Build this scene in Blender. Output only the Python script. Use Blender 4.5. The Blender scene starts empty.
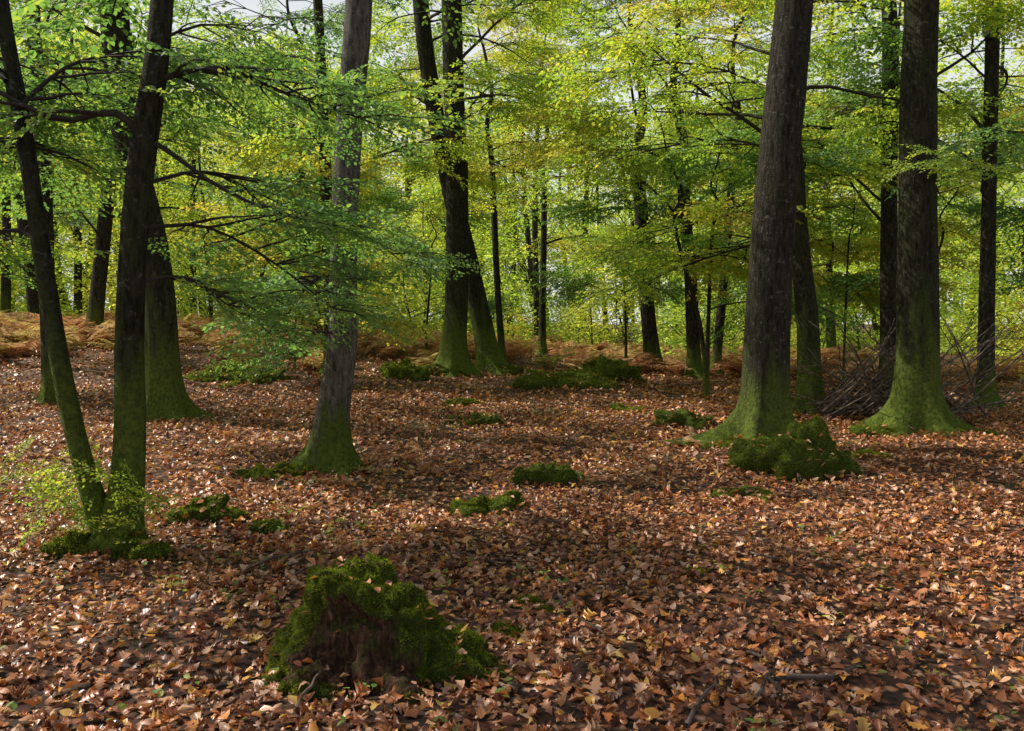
import bpy, math, random
import numpy as np
from mathutils import Vector, noise
rng=np.random.default_rng(11); rnd=random.Random(5)
scene=bpy.context.scene
scene.view_settings.view_transform='Standard'; scene.view_settings.look='None'; scene.view_settings.exposure=0

# ---------------------------------------------------------------- terrain
def sst(a,b,v):
    t=np.clip((v-a)/(b-a),0,1); return t*t*(3-2*t)
def gh(x,y):
    x=np.asarray(x,float); y=np.asarray(y,float)
    left=np.clip((2-x)/14,-0.2,1)
    z=sst(7,26,y)*(0.25+1.1*left)
    z=z+0.03*np.sin(1.1*x+.7*y)+0.02*np.sin(2.3*x-1.7*y+1)+0.05*np.sin(.42*x+1)*np.sin(.5*y+.4)+0.012*np.sin(4.1*x+3.3*y)
    z=z+.012*np.sin(7.3*x+2*np.sin(3.1*y))*np.sin(8.1*y+1.5*np.sin(2.7*x))*np.exp(-(y/12)**2)
    z=z+.25*np.exp(-((x-1.3)/1.9)**2-((y-18)/1.3)**2)+.12*np.exp(-((x+5)/2.)**2-((y-17)/1.3)**2)+.1*np.exp(-((x-3.3)/1.0)**2-((y-10.3)/.9)**2)
    return z
def g(x,y): return float(gh(x,y))

# ---------------------------------------------------------------- mesh helpers
def mk(name,verts,loops,totals,mat,parent=None,smooth=False,loc=None):
    verts=np.asarray(verts,dtype=np.float32); loops=np.asarray(loops,dtype=np.int32).ravel(); totals=np.asarray(totals,dtype=np.int32).ravel()
    me=bpy.data.meshes.new(name)
    me.vertices.add(len(verts)); me.vertices.foreach_set('co',verts.ravel())
    me.loops.add(len(loops)); me.loops.foreach_set('vertex_index',loops)
    me.polygons.add(len(totals))
    st=np.concatenate([[0],np.cumsum(totals)[:-1]]).astype(np.int32)
    me.polygons.foreach_set('loop_start',st)
    try: me.polygons.foreach_set('loop_total',totals)
    except Exception: pass
    if smooth: me.polygons.foreach_set('use_smooth',np.ones(len(totals),dtype=bool))
    me.update(calc_edges=True); me.validate()
    if mat: me.materials.append(mat)
    ob=bpy.data.objects.new(name,me); scene.collection.objects.link(ob)
    if loc is not None: ob.location=loc
    if parent: ob.parent=parent
    return ob
def merge(parts):
    V=[];L=[];T=[];o=0
    for v,l,t in parts:
        v=np.asarray(v); V.append(v);L.append(np.asarray(l).ravel()+o);T.append(np.asarray(t).ravel());o+=len(v)
    return np.concatenate(V),np.concatenate(L),np.concatenate(T)

def leaf_template(outline,fold=.12):
    n=len(outline); v=[]
    for t,w in outline: v+= [(t,0,0),(t,w,fold*w),(t,-w,fold*w)]
    f=[]
    for i in range(n-1):
        a=3*i;b=3*(i+1)
        f+=[a,b,b+1,a+1, a,a+2,b+2,b]
    return np.array(v,float),np.array(f),np.full(2*(n-1),4)
BEECH=leaf_template([(0,.01),(.18,.2),(.45,.3),(.78,.19),(1,.01)])
SMALL=(np.array([(0,0,0),(.3,.3,.06),(.68,.25,.05),(1,0,-.03),(.68,-.25,.05),(.3,-.3,.06)],float),np.array([0,3,2,1,0,5,4,3]),np.array([4,4]))
OAK=leaf_template([(0,.015),(.14,.09),(.24,.24),(.32,.13),(.45,.33),(.54,.17),(.67,.32),(.78,.16),(.88,.2),(1,.02)])
BLADE=(np.array([(0,-.12,0),(0,.12,0),(1,0,0)],float),np.array([0,1,2]),np.array([3]))
def rotm(yaw,pitch,roll):
    cy,sy=np.cos(yaw),np.sin(yaw);cp,sp=np.cos(pitch),np.sin(pitch);cr,sr=np.cos(roll),np.sin(roll)
    N=len(yaw);R=np.empty((N,3,3))
    R[:,0,0]=cy*cp;R[:,0,1]=cy*sp*sr-sy*cr;R[:,0,2]=cy*sp*cr+sy*sr
    R[:,1,0]=sy*cp;R[:,1,1]=sy*sp*sr+cy*cr;R[:,1,2]=sy*sp*cr-cy*sr
    R[:,2,0]=-sp;R[:,2,1]=cp*sr;R[:,2,2]=cp*cr
    return R
def leaves(pos,yaw,pitch,roll,size,tmpl,curl=None,bend=None):
    tv,tf,tt=tmpl; N=len(pos); V=len(tv)
    P=np.broadcast_to(tv,(N,V,3)).copy()
    if curl is not None: P[:,:,2]+=curl[:,None]*(tv[:,1]**2)[None]*3
    if bend is not None: P[:,:,2]+=bend[:,None]*((tv[:,0]-.5)**2)[None]*1.6
    P*=np.asarray(size)[:,None,None]
    R=rotm(yaw,pitch,roll)
    P=np.einsum('nij,nvj->nvi',R,P)+np.asarray(pos)[:,None,:]
    loops=(tf[None,:]+(np.arange(N)*V)[:,None]).ravel()
    return P.reshape(-1,3),loops,np.tile(tt,N)

def resample(pts,n):
    pts=np.asarray(pts,float); m=len(pts)
    P=np.vstack([2*pts[0]-pts[1],pts,2*pts[-1]-pts[-2]])
    out=[]
    for s in np.linspace(0,m-1-1e-6,n):
        i=int(s);t=s-i
        a,b,c,d=P[i],P[i+1],P[i+2],P[i+3]
        out.append(.5*((2*b)+(-a+c)*t+(2*a-5*b+4*c-d)*t*t+(-a+3*b-3*c+d)*t**3))
    return np.array(out)
def tube(pr,sides,flare=0,nlobe=5,rough=.0,seed=0):
    pr=np.asarray(pr,float); n=len(pr)
    c=pr[:,:3]; r=np.maximum(pr[:,3],.0015)
    tan=np.gradient(c,axis=0); tan/=np.linalg.norm(tan,axis=1)[:,None]+1e-9
    ref=np.array([0,1,0.]) if abs(tan[0][1])<.8 else np.array([1.,0,0])
    verts=[]
    ang=np.linspace(0,2*math.pi,sides,endpoint=False)
    ph=seed*1.7
    for i in range(n):
        u=np.cross(tan[i],ref);u/=np.linalg.norm(u)+1e-9;w=np.cross(u,tan[i])
        rr=np.full(sides,r[i])
        if flare:
            h=c[i,2]-c[0,2]
            lob=(.5+.5*np.cos(nlobe*ang+ph+.6*np.sin(ang*2+seed)))**1.5
            rr=rr*(1+flare*math.exp(-max(h,0)/.17)*(.25+1.25*lob)+.3*flare*math.exp(-max(h,0)/.45)*(.2+.9*lob))
        if rough:
            nz=np.array([noise.noise(Vector((math.cos(a)*1.6+seed*3.1,math.sin(a)*1.6,c[i,2]*.9)))+.45*noise.noise(Vector((math.cos(a)*5+seed,math.sin(a)*5,c[i,2]*3))) for a in ang])
            rr=rr*(1+rough*nz)
        verts.append(c[i]+np.outer(np.cos(ang)*rr,u)+np.outer(np.sin(ang)*rr,w))
    V=np.vstack(verts)
    i=np.arange(n-1)[:,None]*sides; j=np.arange(sides)[None]; k=(j+1)%sides
    F=np.stack([i+j,i+k,i+sides+k,i+sides+j],-1).reshape(-1)
    V=np.vstack([V,c[-1]])
    top=(n-1)*sides
    tri=np.stack([top+np.arange(sides),top+(np.arange(sides)+1)%sides,np.full(sides,len(V)-1)],-1).ravel()
    return V,np.concatenate([F,tri]),np.concatenate([np.full((n-1)*sides,4),np.full(sides,3)])

# ---------------------------------------------------------------- materials
def newmat(name):
    m=bpy.data.materials.new(name);m.use_nodes=True;nt=m.node_tree;nt.nodes.clear()
    out=nt.nodes.new('ShaderNodeOutputMaterial');return m,nt,out
def N(nt,t):
    return nt.nodes.new(t)
def ramp(nt,fac,stops,interp='LINEAR'):
    r=nt.nodes.new('ShaderNodeValToRGB');r.color_ramp.interpolation=interp
    e=r.color_ramp.elements
    while len(e)<len(stops): e.new(.5)
    for el,(p,c) in zip(e,stops): el.position=p;el.color=(*c,1)
    nt.links.new(fac,r.inputs[0]);return r.outputs[0]
def mixc(nt,fac,a,b,mode='MIX'):
    m=nt.nodes.new('ShaderNodeMix');m.data_type='RGBA';m.blend_type=mode
    for s,v in ((m.inputs[0],fac),(m.inputs[6],a),(m.inputs[7],b)):
        if hasattr(v,'is_output'): nt.links.new(v,s)
        elif isinstance(v,(int,float)): s.default_value=v
        else: s.default_value=(*v,1)
    return m.outputs[2]
def math_(nt,op,a,b=0.,clamp=False):
    m=nt.nodes.new('ShaderNodeMath');m.operation=op;m.use_clamp=clamp
    for s,v in ((m.inputs[0],a),(m.inputs[1],b)):
        if hasattr(v,'is_output'): nt.links.new(v,s)
        else: s.default_value=v
    return m.outputs[0]
def noise_(nt,vec,scale,detail=4,rough=.55):
    n=nt.nodes.new('ShaderNodeTexNoise');n.inputs['Scale'].default_value=scale;n.inputs['Detail'].default_value=detail;n.inputs['Roughness'].default_value=rough
    if vec: nt.links.new(vec,n.inputs['Vector'])
    return n.outputs['Fac']
def bump_(nt,h,strength,dist):
    b=nt.nodes.new('ShaderNodeBump');b.inputs['Strength'].default_value=strength;b.inputs['Distance'].default_value=dist
    nt.links.new(h,b.inputs['Height']);return b.outputs[0]
def prin(nt,out,col,rough=.8,spec=.3,normal=None):
    p=nt.nodes.new('ShaderNodeBsdfPrincipled')
    if hasattr(col,'is_output'): nt.links.new(col,p.inputs['Base Color'])
    else: p.inputs['Base Color'].default_value=(*col,1)
    p.inputs['Roughness'].default_value=rough;p.inputs['Specular IOR Level'].default_value=spec
    if normal: nt.links.new(normal,p.inputs['Normal'])
    if out: nt.links.new(p.outputs[0],out.inputs[0])
    return p.outputs[0]

def leaf_mat(name,stops,trans=.5,tboost=(1.5,1.5,.9),w=.55,rough=.5,spec=.35,mottle=None):
    m,nt,out=newmat(name)
    ge=N(nt,'ShaderNodeNewGeometry');oi=N(nt,'ShaderNodeObjectInfo')
    f=math_(nt,'ADD',math_(nt,'MULTIPLY',ge.outputs['Random Per Island'],1-w),math_(nt,'MULTIPLY',oi.outputs['Random'],w))
    col=ramp(nt,f,stops)
    if mottle:
        tc=N(nt,'ShaderNodeTexCoord')
        col=mixc(nt,1.,col,ramp(nt,noise_(nt,tc.outputs['Object'],mottle,4,.65),[(.36,(.4,.32,.3)),(.52,(.95,.92,.8)),(.68,(1.4,1.3,1.))]),'MULTIPLY')
    if spec>0: s=prin(nt,None,col,rough,spec)
    else:
        d=N(nt,'ShaderNodeBsdfDiffuse');nt.links.new(col,d.inputs[0]);s=d.outputs[0]
    tr=N(nt,'ShaderNodeBsdfTranslucent')
    nt.links.new(mixc(nt,1.,col,tboost,'MULTIPLY'),tr.inputs[0])
    mx=N(nt,'ShaderNodeMixShader');mx.inputs[0].default_value=trans
    nt.links.new(s,mx.inputs[1]);nt.links.new(tr.outputs[0],mx.inputs[2]);nt.links.new(mx.outputs[0],out.inputs[0])
    return m
TB=(2.1,2.0,1.0)
GR=[(.0,(.08,.17,.07)),(.45,(.13,.26,.09)),(.8,(.22,.35,.09)),(1,(.4,.42,.09))]
LI=[(0,(.15,.27,.055)),(.35,(.25,.39,.065)),(.7,(.41,.49,.075)),(1,(.6,.5,.09))]
GO=[(0,(.24,.34,.06)),(.4,(.38,.44,.08)),(.75,(.54,.48,.09)),(1,(.56,.38,.08))]
M_green=leaf_mat('leaf_green',GR,tboost=TB)
M_lime=leaf_mat('leaf_lime',LI,tboost=TB)
M_gold=leaf_mat('leaf_gold',GO,tboost=(1.9,1.8,1))
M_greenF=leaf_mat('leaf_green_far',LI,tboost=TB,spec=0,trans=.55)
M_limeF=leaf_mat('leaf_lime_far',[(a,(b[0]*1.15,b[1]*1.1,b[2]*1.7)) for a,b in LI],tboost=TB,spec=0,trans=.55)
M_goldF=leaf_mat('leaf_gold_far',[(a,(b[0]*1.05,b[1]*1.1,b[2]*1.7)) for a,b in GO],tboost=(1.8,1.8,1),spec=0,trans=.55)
M_litter=leaf_mat('leaf_litter',[(0,(.095,.036,.02)),(.22,(.23,.078,.036)),(.45,(.46,.155,.052)),(.64,(.58,.25,.115)),(.81,(.7,.45,.3)),(.92,(.7,.27,.045)),(1,(.72,.48,.12))],trans=.12,w=0,rough=.36,spec=.55)
M_bracken=leaf_mat('bracken',[(0,(.26,.12,.07)),(.35,(.5,.26,.15)),(.6,(.6,.4,.26)),(.82,(.5,.38,.15)),(1,(.22,.32,.07))],trans=.4,w=.8,spec=0)
M_moss=leaf_mat('moss_blades',[(0,(.07,.11,.015)),(.5,(.19,.26,.03)),(1,(.4,.46,.06))],trans=.4,w=0,spec=0,mottle=9)

def bark_mat(name,dark,light,mossh,mosscol=((.03,.05,.01),(.2,.26,.035)),mossamt=.5,lichen=.35):
    m,nt,out=newmat(name)
    tc=N(nt,'ShaderNodeTexCoord');mp=N(nt,'ShaderNodeMapping');nt.links.new(tc.outputs['Object'],mp.inputs[0]);mp.inputs['Scale'].default_value=(1,1,.22)
    fis=noise_(nt,mp.outputs[0],26,5,.65); big=noise_(nt,mp.outputs[0],4.5,6,.7); fine=noise_(nt,tc.outputs['Object'],60,3,.6)
    base=ramp(nt,fis,[(.35,dark),(.62,light)])
    lic=ramp(nt,noise_(nt,tc.outputs['Object'],16,6,.75),[(.58,(0,0,0)),(.62,(1,1,1))])
    base=mixc(nt,math_(nt,'MULTIPLY',lic,lichen),base,(.27,.28,.23))
    sep=N(nt,'ShaderNodeSeparateXYZ');nt.links.new(tc.outputs['Object'],sep.inputs[0])
    hz=math_(nt,'SUBTRACT',1.,math_(nt,'DIVIDE',sep.outputs[2],mossh))
    hz=math_(nt,'MAXIMUM',hz,-.2)
    mf=math_(nt,'ADD',math_(nt,'MULTIPLY',hz,1.),math_(nt,'ADD',math_(nt,'MULTIPLY',big,3.),mossamt-1.9))
    mf=ramp(nt,mf,[(.1,(0,0,0)),(.7,(1,1,1))])
    mcol=ramp(nt,noise_(nt,tc.outputs['Object'],24,6,.75),[(.32,mosscol[0]),(.66,mosscol[1])])
    # moss thins to a dull green film higher up
    col=mixc(nt,mf,base,mixc(nt,math_(nt,'DIVIDE',sep.outputs[2],mossh*1.6,True),mcol,(.04,.052,.018)))
    hgt=math_(nt,'ADD',fis,math_(nt,'MULTIPLY',fine,.5))
    prin(nt,out,col,.9,.12,bump_(nt,hgt,1,.05));return m
M_barkA=bark_mat('bark_dark',(.013,.012,.008),(.06,.052,.038),1.2,mossamt=.55,lichen=.35)
M_barkB=bark_mat('bark_lichen',(.045,.04,.033),(.19,.175,.145),1.0,mossamt=.5,lichen=.5)
M_barkM=bark_mat('bark_mossy',(.012,.012,.007),(.05,.047,.03),1.7,mossamt=.68,lichen=.25)
M_twig,nt,out=newmat('twig');prin(nt,out,(.04,.034,.026),.85,.2)
M_dead,nt,out=newmat('dead_wood')
tc=N(nt,'ShaderNodeTexCoord');prin(nt,out,ramp(nt,noise_(nt,tc.outputs['Object'],14,4),[(.35,(.05,.038,.028)),(.65,(.2,.15,.12))]),.9,.15)

def moss_ground_nodes(nt,co):
    return ramp(nt,noise_(nt,co,45,5,.75),[(.3,(.02,.03,.008)),(.55,(.08,.11,.018)),(.75,(.19,.23,.04))])
M_mossbase,nt,out=newmat('moss')
tc=N(nt,'ShaderNodeTexCoord');prin(nt,out,moss_ground_nodes(nt,tc.outputs['Object']),1,.1,bump_(nt,noise_(nt,tc.outputs['Object'],60,5,.7),1,.03))

M_ground,nt,out=newmat('forest_floor')
tc=N(nt,'ShaderNodeTexCoord');co=tc.outputs['Object']
v=N(nt,'ShaderNodeTexVoronoi');v.inputs['Scale'].default_value=19
wv=N(nt,'ShaderNodeVectorMath');wv.operation='ADD'
nn=N(nt,'ShaderNodeTexNoise');nn.inputs['Scale'].default_value=14;nt.links.new(co,nn.inputs['Vector'])
sc=N(nt,'ShaderNodeVectorMath');sc.operation='SCALE';sc.inputs['Scale'].default_value=.05;nt.links.new(nn.outputs['Color'],sc.inputs[0])
nt.links.new(co,wv.inputs[0]);nt.links.new(sc.outputs[0],wv.inputs[1]);nt.links.new(wv.outputs[0],v.inputs['Vector'])
sp=N(nt,'ShaderNodeSeparateColor');nt.links.new(v.outputs['Color'],sp.inputs[0])
lc=ramp(nt,sp.outputs[0],[(0,(.05,.021,.014)),(.35,(.15,.055,.03)),(.6,(.31,.115,.048)),(.8,(.48,.22,.11)),(.92,(.6,.38,.25)),(1,(.56,.22,.04))])
lc=mixc(nt,ramp(nt,v.outputs['Distance'],[(.25,(0,0,0)),(.6,(1,1,1))]),lc,(.035,.02,.013))  # dark gaps between leaf cells: shade painted into the floor colour
mm=ramp(nt,noise_(nt,co,.55,5,.6),[(.58,(0,0,0)),(.68,(1,1,1))])
lc=mixc(nt,math_(nt,'MULTIPLY',mm,.6),lc,moss_ground_nodes(nt,co))
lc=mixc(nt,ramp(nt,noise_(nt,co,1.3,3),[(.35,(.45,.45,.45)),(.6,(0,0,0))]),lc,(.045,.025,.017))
prin(nt,out,lc,.75,.25,bump_(nt,sp.outputs[1],.7,.03))

# ---------------------------------------------------------------- world, sun, camera
AZ=math.radians(-72); EL=math.radians(45)
w=bpy.data.worlds.new('World');scene.world=w;w.use_nodes=True;nt=w.node_tree
bg=nt.nodes['Background'];sky=nt.nodes.new('ShaderNodeTexSky');sky.sky_type='NISHITA';sky.sun_disc=False
sky.sun_elevation=EL;sky.sun_rotation=AZ;sky.dust_density=3;sky.air_density=1.
tc=nt.nodes.new('ShaderNodeTexCoord');sepw=nt.nodes.new('ShaderNodeSeparateXYZ');nt.links.new(tc.outputs['Generated'],sepw.inputs[0])
hzf=ramp(nt,sepw.outputs[2],[(0.,(.75,.75,.75)),(.32,(.6,.6,.6)),(.5,(.03,.03,.03))])
mc=mixc(nt,hzf,sky.outputs[0],(13.,13.1,12.6))
nt.links.new(mc,bg.inputs[0]);bg.inputs[1].default_value=.09
S=Vector((math.sin(AZ)*math.cos(EL),math.cos(AZ)*math.cos(EL),math.sin(EL)))
sl=bpy.data.lights.new('sun','SUN');sl.energy=5;sl.angle=math.radians(.5);sl.color=(1,.94,.84)
so=bpy.data.objects.new('sun',sl);scene.collection.objects.link(so);so.rotation_euler=(-S).to_track_quat('-Z','Y').to_euler();so.location=(0,0,40)
cam=bpy.data.cameras.new('camera');cam.lens=30;cam.clip_end=800;cam.clip_start=.05
cob=bpy.data.objects.new('camera',cam);scene.collection.objects.link(cob);cob.location=(0,0,1.65);cob.rotation_euler=(math.radians(90-3.05),0,0);scene.camera=cob

# ---------------------------------------------------------------- ground
n=380;u=np.linspace(-1,1,n);k=6.3
ax=np.sign(u)*(np.exp(k*np.abs(u))-1)/(math.exp(k)-1)*320
X,Y=np.meshgrid(ax,ax+6);Z=gh(X,Y)
V=np.stack([X,Y,Z],-1).reshape(-1,3)
i,j=np.meshgrid(np.arange(n-1),np.arange(n-1),indexing='ij');a=i*n+j
F=np.stack([a,a+1,a+n+1,a+n],-1).reshape(-1)
mk('ground',V,F,np.full((n-1)**2,4),M_ground,smooth=True)

# ---------------------------------------------------------------- leaf litter
def litter_zone(y0,y1,dens,smin,smax):
    A=(y1-y0)*(y1*1.5+4)
    Np=int(A*dens)
    y=rng.uniform(y0,y1,Np)
    x=rng.uniform(-1,1,Np)*(y*.75+2)
    keep=rng.random(Np)<(y*.75+2)/(y1*.75+2); x=x[keep];y=y[keep]
    cl=.5+.5*np.sin(1.7*x+np.sin(2.1*y))*np.sin(1.9*y+1.3*np.sin(1.3*x))
    kk=rng.random(len(x))<.5+.5*cl; x=x[kk];y=y[kk]
    Np=len(x);z=gh(x,y)+rng.uniform(.006,.04,Np)
    pos=np.stack([x,y,z],-1)
    parts=[]
    m=rng.random(Np)<.42
    for mask,t,f in ((m,OAK,1.3),(~m,BEECH,1.)):
        q=int(mask.sum())
        parts.append(leaves(pos[mask],rng.uniform(0,6.283,q),rng.normal(0,.3,q),rng.normal(0,.38,q)+np.where(rng.random(q)<.5,0,math.pi),smin+(smax-smin)*rng.random(q)**1.5*f,t,rng.normal(.4,.9,q),rng.normal(.1,.5,q)))
    return merge(parts)
V,L,T=merge([litter_zone(2.0,8,900,.024,.078),litter_zone(8,16,330,.045,.09),litter_zone(16,30,80,.07,.12)])
mk('leaf_litter',V,L,T,M_litter)

# ---------------------------------------------------------------- foliage sprays (source meshes for instancing)
def spray_mesh(name,mat,seed,leafsize=.078):
    r=np.random.default_rng(seed);P=[];Yw=[];tw=[]
    def curve(t): return np.array([t,.06*math.sin(t*3+seed),-.12*t*t])
    tw.append(tube([(*curve(t),.006*(1-t)+.0018) for t in np.linspace(0,1,6)],3))
    side=1
    def addl(p,ang):
        P.append(p);Yw.append(ang)
    for t in np.arange(.08,.98,.085):
        side=-side;b=curve(t);ang=side*r.uniform(.65,.95);l=.55*(1-t*.72)*r.uniform(.75,1.15)
        e=b+np.array([math.cos(ang)*l,math.sin(ang)*l,r.normal(-.04,.05)])
        tw.append(tube([(*b,.003),(*((b+e)/2+[0,0,.01]),.002),(*e,.0015)],3))
        s2=1
        for q in np.arange(.06,l,.055):
            s2=-s2;p=b+(e-b)*(q/l);addl(p,ang+s2*r.uniform(.5,1.0))
        addl(e,ang)
    for t in np.arange(.3,1,.07): addl(curve(t),(-1 if r.random()<.5 else 1)*r.uniform(.4,1))
    addl(curve(1),0)
    n=len(P);lv=leaves(np.array(P),np.array(Yw),r.normal(.15,.3,n),r.normal(0,.45,n),r.uniform(.75,1.2,n)*leafsize,SMALL)
    me1=merge([lv]);tv=merge(tw)
    V,L,T=merge([me1,tv])
    ob=mk(name,V,L,T,mat);ob.data.materials.append(M_twig)
    mi=np.zeros(len(T),dtype=np.int32);mi[len(me1[2]):]=1;ob.data.polygons.foreach_set('material_index',mi)
    return ob
def lib(name,objs):
    c=bpy.data.collections.new(name)
    for o in objs:
        scene.collection.objects.unlink(o);c.objects.link(o)
    return c
C={}
for nm,mt in (('green',M_green),('lime',M_lime),('gold',M_gold)):
    C[nm]=lib('leaf_sprays_'+nm,[spray_mesh('leaf_spray_'+nm,mt,s+3) for s in range(4)])

def gn_inst(name,pts,rots,scl,coll,parent=None,nvar=4,loc=None):
    pts=np.asarray(pts,np.float32).reshape(-1,3);n=len(pts)
    me=bpy.data.meshes.new(name);me.vertices.add(n);me.vertices.foreach_set('co',pts.ravel())
    a=me.attributes.new('rot','FLOAT_VECTOR','POINT');a.data.foreach_set('vector',np.asarray(rots,np.float32).ravel())
    a=me.attributes.new('scl','FLOAT','POINT');a.data.foreach_set('value',np.asarray(scl,np.float32).ravel())
    a=me.attributes.new('idx','INT','POINT');a.data.foreach_set('value',rng.integers(0,nvar,n).astype(np.int32))
    ob=bpy.data.objects.new(name,me);scene.collection.objects.link(ob)
    if loc is not None: ob.location=loc
    if parent: ob.parent=parent
    key='scatter_'+coll.name
    ng=bpy.data.node_groups.get(key)
    if not ng:
        ng=bpy.data.node_groups.new(key,'GeometryNodeTree')
        ng.interface.new_socket('Geometry',in_out='INPUT',socket_type='NodeSocketGeometry')
        ng.interface.new_socket('Geometry',in_out='OUTPUT',socket_type='NodeSocketGeometry')
        gi=ng.nodes.new('NodeGroupInput');go=ng.nodes.new('NodeGroupOutput')
        ip=ng.nodes.new('GeometryNodeInstanceOnPoints');ci=ng.nodes.new('GeometryNodeCollectionInfo')
        ci.inputs['Collection'].default_value=coll;ci.inputs['Separate Children'].default_value=True;ci.inputs['Reset Children'].default_value=True
        def at(nm,dt):
            x=ng.nodes.new('GeometryNodeInputNamedAttribute');x.data_type=dt;x.inputs['Name'].default_value=nm
            return next(o for o in x.outputs if o.enabled and o.name=='Attribute')
        e=ng.nodes.new('FunctionNodeEulerToRotation')
        ng.links.new(at('rot','FLOAT_VECTOR'),e.inputs[0]);ng.links.new(e.outputs[0],ip.inputs['Rotation'])
        ng.links.new(at('scl','FLOAT'),ip.inputs['Scale']);ng.links.new(at('idx','INT'),ip.inputs['Instance Index'])
        ip.inputs['Pick Instance'].default_value=True
        ng.links.new(gi.outputs[0],ip.inputs['Points']);ng.links.new(ci.outputs[0],ip.inputs['Instance']);ng.links.new(ip.outputs[0],go.inputs[0])
    md=ob.modifiers.new('scatter','NODES');md.node_group=ng
    return ob

# ---------------------------------------------------------------- trees
def limb_pts(r,start,az,L,rise,r0,n=9,droop=.07):
    p=np.array(start,float);out=[(*p,r0)];
    for i in range(1,n):
        az+=r.gauss(0,.2);rise-=droop+r.gauss(0,.1)
        d=np.array([math.cos(az),math.sin(az),rise]);d/=np.linalg.norm(d)
        p=p+d*L/(n-1);out.append((*p,r0*(1-i/(n-.6))**.9+.003))
    return np.array(out)
def dress(r,limb,L,parts,SP,subs=True,dens=1.,spray=1.,start=3,sprayscale=(.7,1.2)):
    n=len(limb);SPp,SPr,SPs=SP
    def spr(p,az,sc=1):
        SPp.append(p);SPr.append((r.gauss(0,.28),r.gauss(.1,.22),az));SPs.append(r.uniform(*sprayscale)*sc)
    for i in range(start,n):
        p=limb[i,:3];d=limb[i,:3]-limb[i-1,:3];az=math.atan2(d[1],d[0])
        for s in (1,-1):
            if r.random()>dens: continue
            l=max(.5,L*.42*(1-.75*i/n))*r.uniform(.7,1.2)
            a2=az+s*r.uniform(.6,1.1)
            sub=limb_pts(r,p,a2,l,r.uniform(-.05,.35),limb[i,3]*.55+.003,5,.08)
            if subs: parts.append(tube(sub,4))
            m=max(1,int(l/.5*spray))
            for q in range(m):
                t=(q+.6)/m*(len(sub)-1);k=min(int(t),len(sub)-2);pp=sub[k,:3]+(sub[k+1,:3]-sub[k,:3])*(t-k)
                spr(pp,a2+r.choice((-1,1))*r.uniform(.2,1.0))
            spr(sub[-1,:3],a2+r.gauss(0,.2))
        if i>n//2 and r.random()<spray: spr(p,az+r.gauss(0,.6))
    spr(limb[-1,:3],math.atan2(*(limb[-1,:3]-limb[-2,:3])[[1,0]]))
def tree(name,pts,H,bark,coll,seed,flare=1.2,sides=20,nl=18,hmin=4.,Lr=(2,4.2),avoid=None,dens=.7,spray=.65,limbs=(),extra_stems=(),nlobe=5,ztop=None):
    r=random.Random(seed)
    b=np.array(pts[0][:3]);b[2]=g(b[0],b[1])-.06
    P=[list(p) for p in pts];P[0][2]=b[2]
    last=P[-1]
    if last[2]<H:
        prev=P[-2];dx=(last[0]-prev[0])/(last[2]-prev[2]);dy=(last[1]-prev[1])/(last[2]-prev[2])
        m=5
        for i in range(1,m+1):
            f=i/m;dz=(H-last[2])*f
            P.append([last[0]+dx*dz*.6+r.gauss(0,.12),last[1]+dy*dz*.6+r.gauss(0,.12),last[2]+dz,last[3]*(1-f*.85)])
    P=np.array(P)
    q=resample(P,int(16+H*5));q[:,3]=np.maximum(q[:,3],.01)
    low=resample(P[:2],14);low=np.array([l for l in low if l[2]<b[2]+.45])
    q=np.vstack([low,[z for z in q if z[2]>low[-1,2]+.05]])
    q[:,:3]-=b
    parts=[tube(q,sides,flare,nlobe,.07,seed)]
    for st in extra_stems:
        s=resample(np.array(st),40);s[:,:3]-=b;parts.append(tube(s,14,0,5,.08,seed+3))
    tr=mk(name,*merge(parts),bark,smooth=True,loc=b)
    lp=[];SP=([],[],[])
    zvis=max(hmin+1.2,1.65+.37*b[1]+.6)
    ztop=ztop or min(H*.97,zvis)
    for i in range(nl):
        if i<nl*.9: z=hmin+(ztop-hmin)*((i+r.random())/(nl*.9))
        else: z=r.uniform(min(ztop,H*.9),H*.97)
        k=np.searchsorted(P[:,2],z)-1;k=max(0,min(k,len(P)-2));t=(z-P[k,2])/(P[k+1,2]-P[k,2]);pp=P[k]+(P[k+1]-P[k])*t
        for _ in range(20):
            az=r.uniform(0,2*math.pi)
            if avoid and z<avoid[1] and abs((az-avoid[0]+math.pi)%(2*math.pi)-math.pi)<avoid[2]: continue
            break
        L=r.uniform(*Lr)
        lm=limb_pts(r,pp[:3],az,L,r.uniform(.2,1.1),min(pp[3]*.35,.006+L*.009))
        lm[:,:3]-=b;lp.append(tube(lm,6));dress(r,lm,L,lp,SP,dens=dens,spray=spray)
    for d in limbs:
        lm=resample(np.array(d['pts'],float),10);lm[:,:3]-=b;L=np.linalg.norm(np.diff(lm[:,:3],axis=0),axis=1).sum()
        lp.append(tube(lm,7,rough=.1))
        dress(r,lm,d.get('L',L),lp,SP,dens=d.get('dens',.8),spray=d.get('spray',.8),start=d.get('start',3),sprayscale=d.get('ss',(.6,1.0)))
    if lp: mk('limbs',*merge(lp),M_twig,parent=tr,smooth=True)
    if SP[0]: gn_inst('foliage',SP[0],SP[1],SP[2],C[coll],parent=tr)
    return tr
CAMDIR=-math.pi/2
Y=6.0
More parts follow.
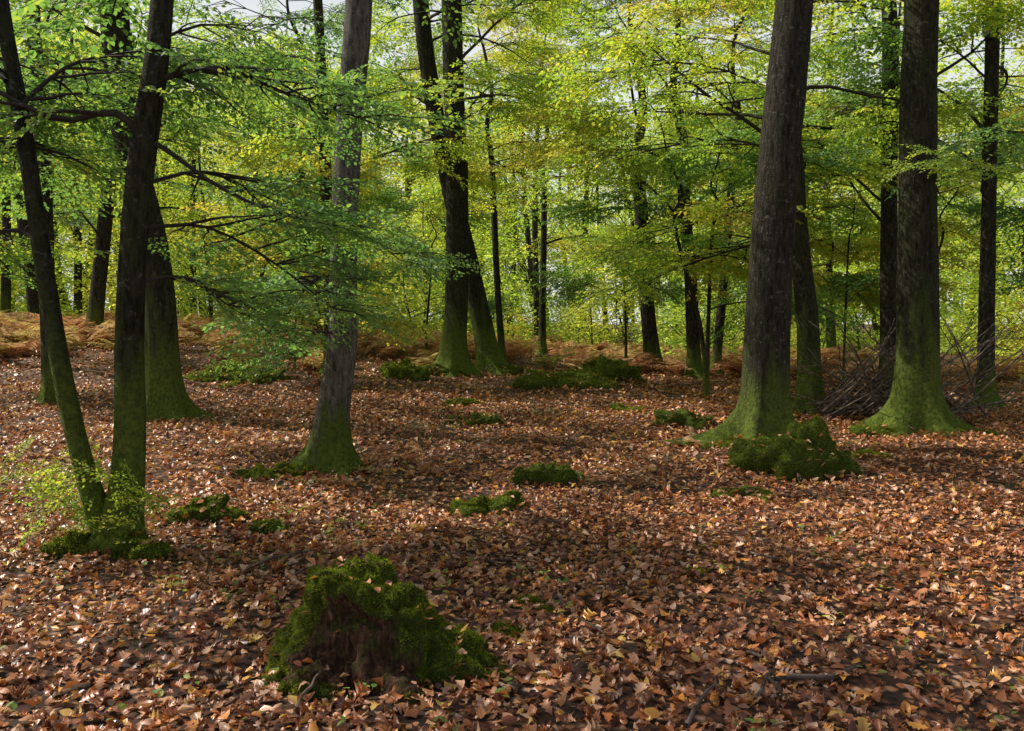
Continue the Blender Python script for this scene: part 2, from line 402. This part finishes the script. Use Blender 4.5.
tree('beech_tree',[(-2.84,Y,0,.13),(-2.74,Y,.45,.11),(-2.70,Y,.95,.1),(-2.69,Y,1.5,.095),(-2.65,Y,2.14,.092),(-2.56,Y,2.85,.09),(-2.47,Y+.05,3.5,.08),(-2.39,Y+.1,4.3,.07)],6.5,M_barkM,'green',21,flare=.7,
  nl=1,hmin=4.2,Lr=(1.2,2.),avoid=(CAMDIR,8,1.2),dens=.5,
  extra_stems=[[(-2.84,Y,.0,.11),(-3.0,Y-.02,.53,.075),(-3.16,Y,1.23,.068),(-3.28,Y,2.07,.06),(-3.42,Y+.05,2.99,.054),(-3.56,Y+.1,3.76,.05),(-3.7,Y+.1,5.0,.04),(-3.8,Y+.1,6.5,.02)]],
  limbs=[dict(pts=[(-2.55,Y,2.9,.025),(-2.4,Y,2.83,.018),(-2.09,Y+.1,2.6,.014),(-1.7,Y+.15,2.42,.010),(-1.3,Y+.2,2.33,.005)],dens=.45,ss=(.35,.6),start=4),
   dict(pts=[(-2.58,Y,2.95,.03),(-2.75,Y-.05,3.08,.025),(-3.1,Y-.05,3.02,.02),(-3.5,Y,3.2,.015),(-4.1,Y,3.5,.008)],dens=.8,ss=(.4,.7)),
   dict(pts=[(-2.5,Y,3.3,.026),(-2.1,Y+.2,3.45,.016),(-1.7,Y+.5,3.35,.012),(-1.2,Y+.6,3.2,.008)],dens=1,ss=(.4,.7),start=1),
   dict(pts=[(-2.6,Y+.05,2.3,.018),(-2.3,Y+.5,2.35,.012),(-1.9,Y+.9,2.1,.009),(-1.5,Y+1.1,1.75,.005)],dens=.9,ss=(.4,.7),start=2,L=1.6),
   dict(pts=[(-2.6,Y+.05,2.6,.018),(-2.4,Y+.7,2.8,.012),(-2.1,Y+1.2,2.7,.009),(-1.7,Y+1.6,2.5,.005)],dens=.9,ss=(.4,.7),start=2,L=1.6),
   dict(pts=[(-3.3,Y,2.2,.018),(-3.6,Y+.2,2.3,.012),(-4.,Y+.4,2.2,.006)],dens=.7,ss=(.4,.7),start=3,L=1.),
   dict(pts=[(-3.45,Y,3.1,.018),(-3.2,Y+.3,3.5,.012),(-2.8,Y+.6,3.7,.006)],dens=.9,ss=(.4,.7),start=1),
   dict(pts=[(-3.5,Y,3.3,.018),(-3.9,Y+.3,3.6,.012),(-4.4,Y+.6,3.5,.006)],dens=.9,ss=(.4,.7),start=1),
   dict(pts=[(-3.4,Y,2.8,.018),(-3.7,Y+.5,3.0,.012),(-4.1,Y+1.1,2.9,.006)],dens=.9,ss=(.4,.7),start=2),
   dict(pts=[(-2.66,Y,1.9,.013),(-2.35,Y+.1,1.95,.01),(-2.0,Y+.3,1.7,.005)],dens=.6,ss=(.35,.6),start=3,L=.9)])
Y=13
tree('beech_tree',[(-5.29,Y,0,.27),(-5.33,Y,1.,.25),(-5.44,Y,2.7,.235),(-5.82,Y,4.6,.21),(-5.95,Y,6.5,.2)],8.5,M_barkM,'green',22,nl=7,hmin=3.2,Lr=(2,3.2))
Y=14
tree('beech_tree',[(-7.55,Y,0,.14),(-7.6,Y,2,.12),(-7.6,Y,4,.11),(-7.7,Y,7,.1)],7.5,M_barkA,'lime',23,nl=5,hmin=2.5,Lr=(1.5,2.4),sides=12)
Y=22
tree('beech_tree',[(-10.8,Y,0,.2),(-10.5,Y,3.5,.18),(-10.1,Y,6.8,.16)],11,M_barkA,'lime',24,nl=11,hmin=3,sides=12)
Y=9.4
tree('oak_tree',[(-2.06,Y,-.06,.21),(-2.0,Y,.55,.18),(-1.87,Y,1.43,.16),(-1.84,Y,2.64,.15),(-1.76,Y,3.85,.145),(-1.65,Y,5.2,.14)],8,M_barkB,'green',25,flare=1.3,nl=2,hmin=5.0,Lr=(1.5,2.2),avoid=(CAMDIR,9,1.2),
  limbs=[dict(pts=[(-1.86,Y,2.0,.02),(-2.1,Y-.2,2.1,.014),(-2.4,Y-.3,1.7,.006)],dens=.8,start=3,ss=(.45,.7),L=1.0),
    dict(pts=[(-1.86,Y,2.3,.016),(-1.55,Y-.2,2.5,.012),(-1.2,Y-.3,2.3,.006)],dens=.6,start=4,ss=(.4,.6),L=.8),
    dict(pts=[(-1.88,Y,1.5,.016),(-2.1,Y-.3,1.5,.012),(-2.3,Y-.4,1.2,.006)],dens=.6,start=4,ss=(.4,.6),L=.8)])
Y=18
tree('beech_tree',[(-3.8,Y,0,.14),(-3.85,Y,3,.13),(-3.9,Y,5,.12),(-4.0,Y,8,.1)],9.5,M_barkA,'lime',26,nl=8,hmin=4,Lr=(1.5,3.2),sides=12)
Y=20
tree('beech_tree',[(-1.41,Y,.4,.34),(-1.36,Y,1.2,.29),(-1.30,Y,2.1,.27),(-1.27,Y,4.5,.26),(-1.34,Y,6.8,.24),(-1.41,Y,9.6,.22)],11.5,M_barkM,'lime',27,nl=9,hmin=5.5,Lr=(2.,3.8))
Y=21
tree('beech_tree',[(-.54,Y,.5,.3),(-.66,Y,1.2,.26),(-1.03,Y,2.9,.24),(-1.65,Y,5.6,.22),(-2.07,Y,8,.2),(-2.26,Y,10.2,.18)],11.5,M_barkM,'lime',28,nl=9,hmin=5.5,Lr=(2,3.8))
Y=24
tree('young_beech_tree',[(-.25,Y,0,.1),(-.42,Y,2.8,.09),(-.56,Y,6,.08)],11,M_barkA,'gold',29,flare=.5,nl=11,hmin=4.5,Lr=(1.5,3.2),sides=10)
Y=26
tree('beech_tree',[(4.35,Y,0,.26),(4.1,Y,2.2,.22),(3.9,Y,5,.2)],12.5,M_barkA,'lime',30,nl=16,hmin=2.6,Lr=(2.5,4.5))
Y=24
tree('beech_tree',[(5.15,Y,0,.2),(5.0,Y,2.8,.18),(4.8,Y,5,.17)],12.5,M_barkA,'lime',31,nl=14,hmin=2.6,Lr=(2.5,4.5),sides=12)
Y=26
tree('beech_tree',[(6.2,Y,0,.15),(6.5,Y,3.8,.13),(6.7,Y,6.8,.12)],12,M_barkA,'gold',32,nl=12,hmin=3,Lr=(2,4),sides=12)
Y=11
tree('beech_tree',[(3.2,Y,-.09,.34),(3.26,Y,.62,.295),(3.30,Y,1.9,.275),(3.37,Y,3.2,.26),(3.48,Y,4.6,.245),(3.57,Y,5.8,.23),(3.65,Y,8,.2)],10,M_barkA,'lime',33,flare=1.5,nl=3,hmin=6.2,Lr=(2,3.2),sides=32,avoid=(CAMDIR,11,1.0))
Y=15
tree('beech_tree',[(5.24,Y,-.1,.22),(5.2,Y,1.47,.19),(5.0,Y,3.2,.16),(4.9,Y,4.6,.14)],9,M_barkM,'lime',34,nl=8,hmin=3.6,Lr=(2.5,4.),avoid=(CAMDIR,8,.9),
 limbs=[dict(pts=[(4.95,Y,3.7,.03),(4.2,Y+.3,3.6,.02),(3.0,Y+.5,3.3,.014),(1.9,Y+.5,2.9,.006)],dens=1,start=2),
  dict(pts=[(5.0,Y,3.2,.025),(4.3,Y+.7,3.0,.018),(3.3,Y+1.2,2.7,.012),(2.2,Y+1.5,2.2,.006)],dens=1,start=2),
  dict(pts=[(4.95,Y,4.4,.03),(4.0,Y+.6,4.9,.02),(2.6,Y+1,4.8,.014),(1.0,Y+1,4.3,.006)],dens=1,start=2),
  dict(pts=[(4.95,Y,4.9,.03),(4.0,Y-.6,5.6,.02),(2.6,Y-1,5.8,.014),(1.4,Y-1,5.5,.006)],dens=1,start=2)])
Y=12.5
tree('beech_tree',[(5.95,Y,-.18,.36),(5.95,Y,.6,.31),(5.92,Y,1.94,.28),(5.89,Y,3.4,.26),(5.86,Y,4.9,.245),(5.86,Y,6.4,.23)],10.5,M_barkM,'lime',35,flare=1.5,nl=3,hmin=6,Lr=(2,3.2),sides=32,avoid=(CAMDIR,11,1.0),
 limbs=[dict(pts=[(5.9,Y,3.4,.02),(5.7,Y-.3,3.7,.014),(5.8,Y-.6,3.9,.006)],dens=.5,start=4,ss=(.4,.6),L=.8)])
Y=18
tree('beech_tree',[(8.0,Y,0,.2),(7.9,Y,3,.17),(7.8,Y,8,.15)],11,M_barkA,'lime',36,nl=11,hmin=3.2,Lr=(2,4),sides=12,avoid=(CAMDIR,6,.6))
Y=16
tree('beech_tree',[(8.9,Y,0,.15),(8.87,Y,3,.13),(8.83,Y,8,.12)],11,M_barkA,'green',37,nl=10,hmin=3.5,Lr=(2,4),sides=12)
for s,(x,y) in enumerate([(-14,19),(-15,27),(15.5,21),(12.5,12),(-6.5,28),(1.1,31),(10,29)]):
    lean=rnd.gauss(0,.45);rr=rnd.uniform(.12,.22)
    tree('beech_tree',[(x,y,0,rr*1.2),(x+lean*.2,y,2.5,rr),(x+lean,y,6,rr*.85)],rnd.uniform(12,13.5),M_barkA,['lime','green','gold'][s%3],60+s,nl=12,hmin=3.,Lr=(2.5,4.5),sides=12,spray=.6)
# unseen trees added left of the view so their crowns dapple the floor
for s,(x,y,zt,nn_) in enumerate([(-8.4,4.6,9.,4),(-6.4,2.0,7.5,3)]):
    tree('beech_tree',[(x,y,0,.17),(x+.1,y,2.5,.14),(x+.2,y,6,.12)],zt+.4,M_barkA,'green' if s%2 else 'lime',90+s,nl=nn_,hmin=5.2,ztop=zt,Lr=(1.5,2.6),sides=12,dens=.9,spray=1.)

# ---------------------------------------------------------------- distant wood: one instanced mass
def bg_tree(name,seed,H,hmin,R,ncl,mat,trunk=.18,lean=0):
    r=np.random.default_rng(seed)
    parts=[tube(resample(np.array([(0,0,-.2,trunk*1.5),(0.03,0,.6,trunk*1.05),(lean,0,H*.4,trunk*.8),(lean*1.5,.2,H*.75,trunk*.5),(lean*1.1,.2,H,.02)]),14),8)]
    P=[]
    for i in range(ncl):
        z=hmin+(H-hmin)*r.random()**1.1;f=(z-hmin)/(H-hmin);rad=R*(1-.6*f**2)*math.sqrt(r.random());a=r.uniform(0,6.283)
        c=np.array([math.cos(a)*rad+lean,math.sin(a)*rad,z-.12*rad])
        if i%3==0:
            mid=(c*.5+np.array([lean,0,z-.1])*.5)+r.normal(0,.15,3)
            parts.append(tube([(lean,0,z-rad*.6,.025),(*mid,.014),(*c,.005)],3))
        m=34
        q=r.normal(0,1,(m,3))*np.array([.42,.42,.1]);P.append(c+q)
    P=np.concatenate(P);n=len(P)
    lv=leaves(P,r.uniform(0,6.283,n),r.normal(.1,.4,n),r.normal(0,.45,n),r.uniform(.1,.17,n),SMALL)
    tv=merge(parts);V,L,T=merge([lv,tv]);ob=mk(name,V,L,T,mat);ob.data.materials.append(M_barkA)
    mi=np.zeros(len(T),dtype=np.int32);mi[len(lv[2]):]=1;ob.data.polygons.foreach_set('material_index',mi);return ob
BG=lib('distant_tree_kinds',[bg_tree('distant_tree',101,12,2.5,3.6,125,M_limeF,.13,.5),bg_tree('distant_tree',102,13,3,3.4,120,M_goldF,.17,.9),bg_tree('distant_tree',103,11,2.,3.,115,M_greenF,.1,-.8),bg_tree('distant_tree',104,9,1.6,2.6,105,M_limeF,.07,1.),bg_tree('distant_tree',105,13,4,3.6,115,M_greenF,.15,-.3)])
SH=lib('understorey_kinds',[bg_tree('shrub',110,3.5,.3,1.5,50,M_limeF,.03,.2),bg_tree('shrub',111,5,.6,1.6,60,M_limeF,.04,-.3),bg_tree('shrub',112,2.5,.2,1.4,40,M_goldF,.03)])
def scatter(nm,coll,nv,N_,dmin,dmax,angr,smin,smax,mind):
    pts=[]
    for _ in range(N_*6):
        if len(pts)>=N_: break
        a=rnd.uniform(-angr,angr);d=math.sqrt(rnd.uniform(dmin**2,dmax**2))
        p=(math.sin(a)*d,math.cos(a)*d)
        if any((p[0]-q[0])**2+(p[1]-q[1])**2<mind**2 for q in pts): continue
        pts.append(p)
    P=[(x,y,g(x,y)-.02) for x,y in pts];n=len(P)
    gn_inst(nm,P,[(rnd.gauss(0,.05),rnd.gauss(0,.05),rnd.uniform(0,6.28)) for _ in P],[rnd.uniform(smin,smax)*(1+max(0,math.hypot(x,y)-40)*.013) for x,y,_z in P],coll,nvar=nv)
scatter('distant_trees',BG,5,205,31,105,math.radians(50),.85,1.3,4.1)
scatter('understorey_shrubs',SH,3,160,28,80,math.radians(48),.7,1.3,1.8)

# ---------------------------------------------------------------- moss mounds, stump
def dome(x,y,rx,ry,h,seed,rings=26,sides=56,rough=.3,rot=0):
    V=[];
    for i in range(rings+1):
        s=i/rings
        for j in range(sides):
            a=2*math.pi*j/sides
            rad=math.cos(s*math.pi/2)**.8
            zz=h*math.sin(s*math.pi/2)**1.1
            ux=math.cos(a)*rx*rad;uy=math.sin(a)*ry*rad
            big=max(rx,ry)
            nz=noise.fractal(Vector((ux*1.6/big+seed*7,uy*1.6/big,zz*1.6/big)),.8,2.2,5)
            k=1+rough*nz
            ux*=k;uy*=k;zz=zz*(1+rough*1.1*nz)-.04*(1-s)
            c,s_=math.cos(rot),math.sin(rot)
            V.append((ux*c-uy*s_,ux*s_+uy*c,zz))
    V=np.array(V);i=np.arange(rings)[:,None]*sides;j=np.arange(sides)[None];k=(j+1)%sides
    F=np.stack([i+j,i+k,i+sides+k,i+sides+j],-1).reshape(-1,4);return V,F
def sample(V,F,n):
    T=np.concatenate([F[:,[0,1,2]],F[:,[0,2,3]]]);a,b,c=V[T[:,0]],V[T[:,1]],V[T[:,2]]
    cr=np.cross(b-a,c-a);A=np.linalg.norm(cr,axis=1);p=A/A.sum();idx=rng.choice(len(T),n,p=p)
    u,v=rng.random(n),rng.random(n);m=u+v>1;u[m]=1-u[m];v[m]=1-v[m]
    P=a[idx]+(b-a)[idx]*u[:,None]+(c-a)[idx]*v[:,None];Nn=cr[idx]/(A[idx][:,None]+1e-12);return P,Nn
def blades(P,Nn,s0,s1):
    n=len(P);D=Nn+rng.normal(0,.45,(n,3));D[:,2]+=.2;D/=np.linalg.norm(D,axis=1)[:,None]
    yaw=np.arctan2(D[:,1],D[:,0]);pitch=-np.arcsin(np.clip(D[:,2],-1,1))
    return leaves(P-Nn*.003,yaw,pitch,rng.uniform(0,6.28,n),rng.uniform(s0,s1,n),BLADE)
def mound(name,x,y,rx,ry,h,seed,nb=6000,s=(.012,.03),rough=.4,nl=8,rot=0):
    V,F=dome(x,y,rx,ry,h,seed,rough=rough,rot=rot);loc=(x,y,g(x,y)-.01)
    V[:,2]+=gh(V[:,0]+x,V[:,1]+y)-g(x,y)
    o=mk(name,V,F,np.full(len(F),4),M_mossbase,smooth=True,loc=loc)
    P,Nn=sample(V,F,nb);mk('moss',*blades(P,Nn,*s),M_moss,parent=o)
    if nl:
        P,Nn=sample(V,F,nl);m=Nn[:,2]>.3;P=P[m];q=len(P)
        if q: mk('fallen_leaves',*leaves(P+[0,0,.015],rng.uniform(0,6.28,q),rng.normal(0,.3,q),rng.normal(0,.4,q),rng.uniform(.04,.08,q),BEECH,rng.normal(.3,.6,q)),M_litter,parent=o)
    return o
mound('mossy_rock',3.15,9.35,.6,.42,.46,1,22000,(.012,.03),.5,200)
mound('mossy_rock',.3,8.9,.28,.2,.2,2,5000,nl=30,rough=.6);mound('mossy_rock',.62,8.8,.16,.14,.12,3,2500)
mound('moss_patch',-.25,7.6,.28,.22,.14,4,7000,nl=40,rough=.7)
mound('moss_patch',2.2,8.1,.35,.3,.08,5,5000,nl=90,rough=.8)
mound('moss_patch',-2.7,9.0,.28,.2,.12,6,4000,nl=40,rough=.7);mound('mossy_rock',-2.5,6.9,.28,.24,.18,7,5000,nl=50,rough=.6)
mound('moss_patch',-1.9,6.5,.18,.13,.1,8,3000,nl=20,rough=.7)
mound('moss_patch',-.02,4.3,.16,.13,.05,10,6000,(.008,.018),nl=14,rough=.7)
mound('moss_patch',-.5,12.5,.5,.3,.12,12,4500,nl=190,rough=.9);mound('moss_patch',2.6,13,.5,.3,.14,13,4500,nl=170,rough=.9)
mound('mossy_rock',1.0,17.3,1.,.5,.3,14,9000,(.03,.06),nl=330,rough=.9);mound('mossy_rock',2.2,18.6,.6,.4,.28,15,5000,(.03,.06),nl=130,rough=.9)
mound('mossy_rock',-5.2,16.6,.8,.5,.28,16,6000,(.03,.06),nl=300,rough=.9);mound('mossy_rock',-2.4,18.5,.5,.4,.25,17,5000,(.03,.06),nl=80,rough=.8)
mound('mossy_rock',2.4,22,.7,.5,.4,18,6000,(.03,.06),nl=70,rough=.8)
for q,(x,y,rx,ry,h) in enumerate([(2.6,10.7,.3,.18,.08),(5.3,12.1,.4,.2,.1),(6.5,12.1,.35,.2,.1),(-2.4,9.1,.25,.15,.1),(-3.05,5.85,.16,.14,.12),(-2.6,5.85,.18,.14,.1),(-1.6,19.6,.6,.3,.2),(-.2,20.7,.5,.3,.2),(4.3,10.2,.2,.14,.06),(1.9,14.4,.4,.25,.1),(-.9,14.6,.35,.2,.1),(1.2,5.6,.1,.08,.03),(.15,4.9,.14,.1,.05)]):
    mound('moss_patch',x,y,rx,ry,h,60+q,int(9000*rx+1500),(.015,.035),nl=int(120*rx),rough=.7)

# tree stump
M_stump,nt,out=newmat('rotten_wood')
tc=N(nt,'ShaderNodeTexCoord');mp=N(nt,'ShaderNodeMapping');nt.links.new(tc.outputs['Object'],mp.inputs[0]);mp.inputs['Scale'].default_value=(1,1,.3)
ff=noise_(nt,mp.outputs[0],45,6,.75)
wc=ramp(nt,ff,[(.34,(.012,.007,.005)),(.5,(.07,.036,.02)),(.68,(.25,.13,.07))])
wc=mixc(nt,ramp(nt,noise_(nt,tc.outputs['Object'],14,4,.7),[(.52,(0,0,0)),(.64,(.7,.7,.7))]),wc,moss_ground_nodes(nt,tc.outputs['Object']))
at=N(nt,'ShaderNodeAttribute');at.attribute_name='mossy'
prin(nt,out,mixc(nt,at.outputs['Fac'],wc,moss_ground_nodes(nt,tc.outputs['Object'])),.9,.15,bump_(nt,ff,1,.05))
sx,sy=-.66,3.85;rings=64;sides=140;V=[];MO=[]
for i in range(rings+1):
    s=i/rings
    for j in range(sides):
        a=2*math.pi*j/sides;ca,sa=math.cos(a),math.sin(a)
        front=max(0,math.cos(a+math.pi/2+.1))**2.5
        lob=.5+.5*math.cos(5*a+.8)
        top=.46+.05*noise.noise(Vector((ca*1.4,sa*1.4,4)))+.04*noise.noise(Vector((ca*5,sa*5,1)))-.13*max(0,math.cos(a-.0))+.04*max(0,math.cos(a-2.4))
        R0=.48+.13*lob+.1*max(0,math.cos(a+.5));R1=.23+.03*noise.noise(Vector((ca*3,sa*3,9)))
        if s<.72:
            t=s/.72;z=top*t**(.9);k=(1-t)**1.35;rad=R1+(R0-R1)*k*(1-.4*front)
            rad-=.1*front*math.sin(math.pi*min(1,t*1.05))
        else:
            t=(s-.72)/.28;rad=R1*(1-t);z=top*(1-t)+.42*t+.03*math.sin(t*math.pi)
            z+=.03*noise.noise(Vector((ca*rad*14,sa*rad*14,3)))
        x=ca*rad*1.0;y=sa*rad*.9
        nz=noise.fractal(Vector((x*5,y*5,z*5)),.9,2,6);x*=1+.2*nz;y*=1+.2*nz;z+=.06*nz*(s>.03)
        wood=front*(2.2 if .1<s<.68 else 0)
        mo=1-min(1,max(0,(wood-.7+.9*noise.noise(Vector((x*10,y*10,z*10))))*4))
        V.append((x,y,z-.03));MO.append(mo)
V=np.array(V);MO=np.array(MO);i=np.arange(rings)[:,None]*sides;j=np.arange(sides)[None];k=(j+1)%sides
F=np.stack([i+j,i+k,i+sides+k,i+sides+j],-1).reshape(-1,4)
st=mk('tree_stump',V,F,np.full(len(F),4),M_stump,smooth=True,loc=(sx,sy,g(sx,sy)))
at=st.data.attributes.new('mossy','FLOAT','POINT');at.data.foreach_set('value',MO.astype(np.float32))
FM=F[MO[F[:,0]]>.5];P,Nn=sample(V,FM,80000)
mk('moss',*blades(P,Nn,.006,.02),M_moss,parent=st)
P,Nn=sample(V,F,190);m=(Nn[:,2]>.3);P=P[m];q=len(P)
mk('fallen_leaves',*leaves(P+[0,0,.012],rng.uniform(0,6.28,q),rng.normal(0,.3,q),rng.normal(0,.4,q),rng.uniform(.03,.06,q),BEECH,rng.normal(.3,.6,q)),M_litter,parent=st)

# ---------------------------------------------------------------- ferns, brush, seedlings
def frond_clump(name,seed,nf,L,mat,arch):
    r=np.random.default_rng(seed);pos=[];yaw=[];pit=[];sz=[];parts=[]
    for f in range(nf):
        a=r.uniform(0,6.283);l=L*r.uniform(.7,1.2);e=r.uniform(.7,1.3)
        pts=[]
        for t in np.linspace(0,1,12):
            rad=l*t*math.cos(e*(1-t*.8));zz=l*(math.sin(e)*t-arch*t*t);pts.append((math.cos(a)*rad,math.sin(a)*rad,zz,.004*(1-t)+.001))
        parts.append(tube(pts,3));p=resample(np.array(pts),26)[:,:3]
        for i in range(5,26):
            w=l*.34*(1-(i/26))**.8
            for s in (1,-1):
                pos.append(p[i]);yaw.append(a+s*1.25);pit.append(r.normal(.25,.2));sz.append(w)
    n=len(pos);T=leaf_template([(0,.05),(.3,.12),(.7,.07),(1,.01)])
    lv=leaves(np.array(pos),np.array(yaw),np.array(pit),r.normal(0,.4,n),np.array(sz),T)
    return mk(name,*merge([lv]+parts),mat)
FE=lib('bracken_kinds',[frond_clump('bracken_clump',s,7,1.,M_bracken,.5) for s in range(3)])
P=[];
for _ in range(1700):
    x=rnd.uniform(-24,14);y=rnd.uniform(18,44)
    edge=19.5+2.5*math.sin(x*.7)+1.2*math.sin(x*1.9+1)
    cl=noise.noise(Vector((x*.35,y*.35,2)))
    if x<-3.5: pr=(.75 if y>edge else .06)+cl*.9
    elif y>23: pr=.5+cl*.8 if x<6 else .25
    else: pr=.03
    if rnd.random()<pr: P.append((x,y,g(x,y)))
gn_inst('bracken',P,[(0,0,rnd.uniform(0,6.28)) for _ in P],[rnd.uniform(.5,1.35) for _ in P],FE,nvar=3)
P=[(-1.6,9.3),(-1.2,9.8),(-3.2,10.2),(-.9,9.1),(2.3,10.9),(-1.1,10.5)]
gn_inst('withered_fern',[(x,y,g(x,y)) for x,y in P],[(0,0,rnd.uniform(0,6.28)) for _ in P],[rnd.uniform(.2,.4) for _ in P],FE,nvar=3)

SPp=[];SPr=[];SPs=[]
for _ in range(34):
    a=rnd.uniform(0,6.28);d=rnd.uniform(.05,.35);x=-2.84+math.cos(a)*d*1.1;y=5.9+math.sin(a)*d*.7
    SPp.append((x,y,g(x,y)+rnd.uniform(.0,.55)));SPr.append((rnd.gauss(0,.5),-rnd.uniform(.1,.9),rnd.uniform(0,6.28)));SPs.append(rnd.uniform(.22,.4))
for _ in range(18):
    x=rnd.uniform(-4.2,-3.2);y=rnd.uniform(5.6,7.2);SPp.append((x,y,g(x,y)+rnd.uniform(.05,.5)));SPr.append((rnd.gauss(0,.4),-rnd.uniform(.1,.8),rnd.uniform(0,6.28)));SPs.append(rnd.uniform(.25,.45))
gn_inst('leafy_shoots',SPp,SPr,SPs,C['lime'])
pos=[]
for _ in range(190):
    x=rnd.uniform(-3.2,2.5);y=rnd.uniform(3,7) if rnd.random()<.75 else rnd.uniform(7,12)
    if x>-.9 and rnd.random()<.6: continue
    for k in range(rnd.randint(3,7)): pos.append((x+rnd.gauss(0,.03),y+rnd.gauss(0,.03),g(x,y)+rnd.uniform(.03,.09)))
pos=np.array(pos);q=len(pos)
mk('seedlings',*leaves(pos,rng.uniform(0,6.28,q),rng.normal(-.1,.3,q),rng.normal(0,.3,q),rng.uniform(.025,.05,q),SMALL),M_green)

def sticks(name,n,cx,cy,sx_,sy_,L,up,rad,mat=M_dead):
    parts=[]
    for _ in range(n):
        x=cx+rnd.gauss(0,sx_);y=cy+rnd.gauss(0,sy_)
        l=rnd.uniform(*L);parts.append(tube(limb_pts(rnd,(x,y,g(x,y)+rnd.uniform(0,.1)),rnd.uniform(0,6.28),l,rnd.uniform(*up),rnd.uniform(*rad),7,.1),5))
    return mk(name,*merge(parts),mat,smooth=True)
# dead branches heaped between the two right-hand trunks, most of them leaning to the right
pr=random.Random(77);parts=[]
for _ in range(95):
    x0=pr.uniform(4.9,7.6);y0=14.1+pr.gauss(0,.35);l=pr.uniform(1.,2.6)
    aim=math.atan2(pr.gauss(0,.5),6.5-x0+pr.gauss(0,.9));rise=pr.uniform(.05,1.1)
    q=limb_pts(pr,(x0,y0,g(x0,y0)+pr.uniform(0,.25)),aim,l,rise,pr.uniform(.01,.035),7,.02);parts.append(tube(q,5))
    for b_ in range(2):
        k=pr.randint(2,5);parts.append(tube(limb_pts(pr,q[k,:3],aim+pr.uniform(-1,1),l*.35,rise+pr.gauss(0,.3),.007,4,.02),3))
mk('brush_pile',*merge(parts),M_dead,smooth=True)
sticks('fallen_twigs',110,0,7,3.,3.,(.15,.7),(0,.08),(.003,.008))
sticks('fallen_twigs',60,0,22,9,4,(.6,2.),(0,.25),(.01,.03))
mk('fallen_branch',*tube([(1.15,3.78,g(1.15,3.78)+.03,.01),(1.3,3.83,g(1.3,3.83)+.035,.016),(1.45,3.82,g(1.45,3.82)+.03,.014),(1.62,3.9,g(1.62,3.9)+.04,.007)],8,rough=.2),M_dead,smooth=True)
for s in range(16):
    x,y=rnd.choice([(rnd.uniform(-9,-2),rnd.uniform(17,28)),(rnd.uniform(3,11),rnd.uniform(16,27))])
    l=rnd.gauss(0,.8);rr=rnd.uniform(.02,.045);tree('beech_sapling',[(x,y,0,rr*1.3),(x+l*.2,y,1.5,rr),(x+l,y,3.5,rr*.8)],rnd.uniform(5,7),M_barkA,rnd.choice(['lime','green','gold']),200+s,flare=.2,sides=8,nl=6,hmin=1.6,Lr=(1,2.4),dens=.7)
print('objects',len(bpy.data.objects))
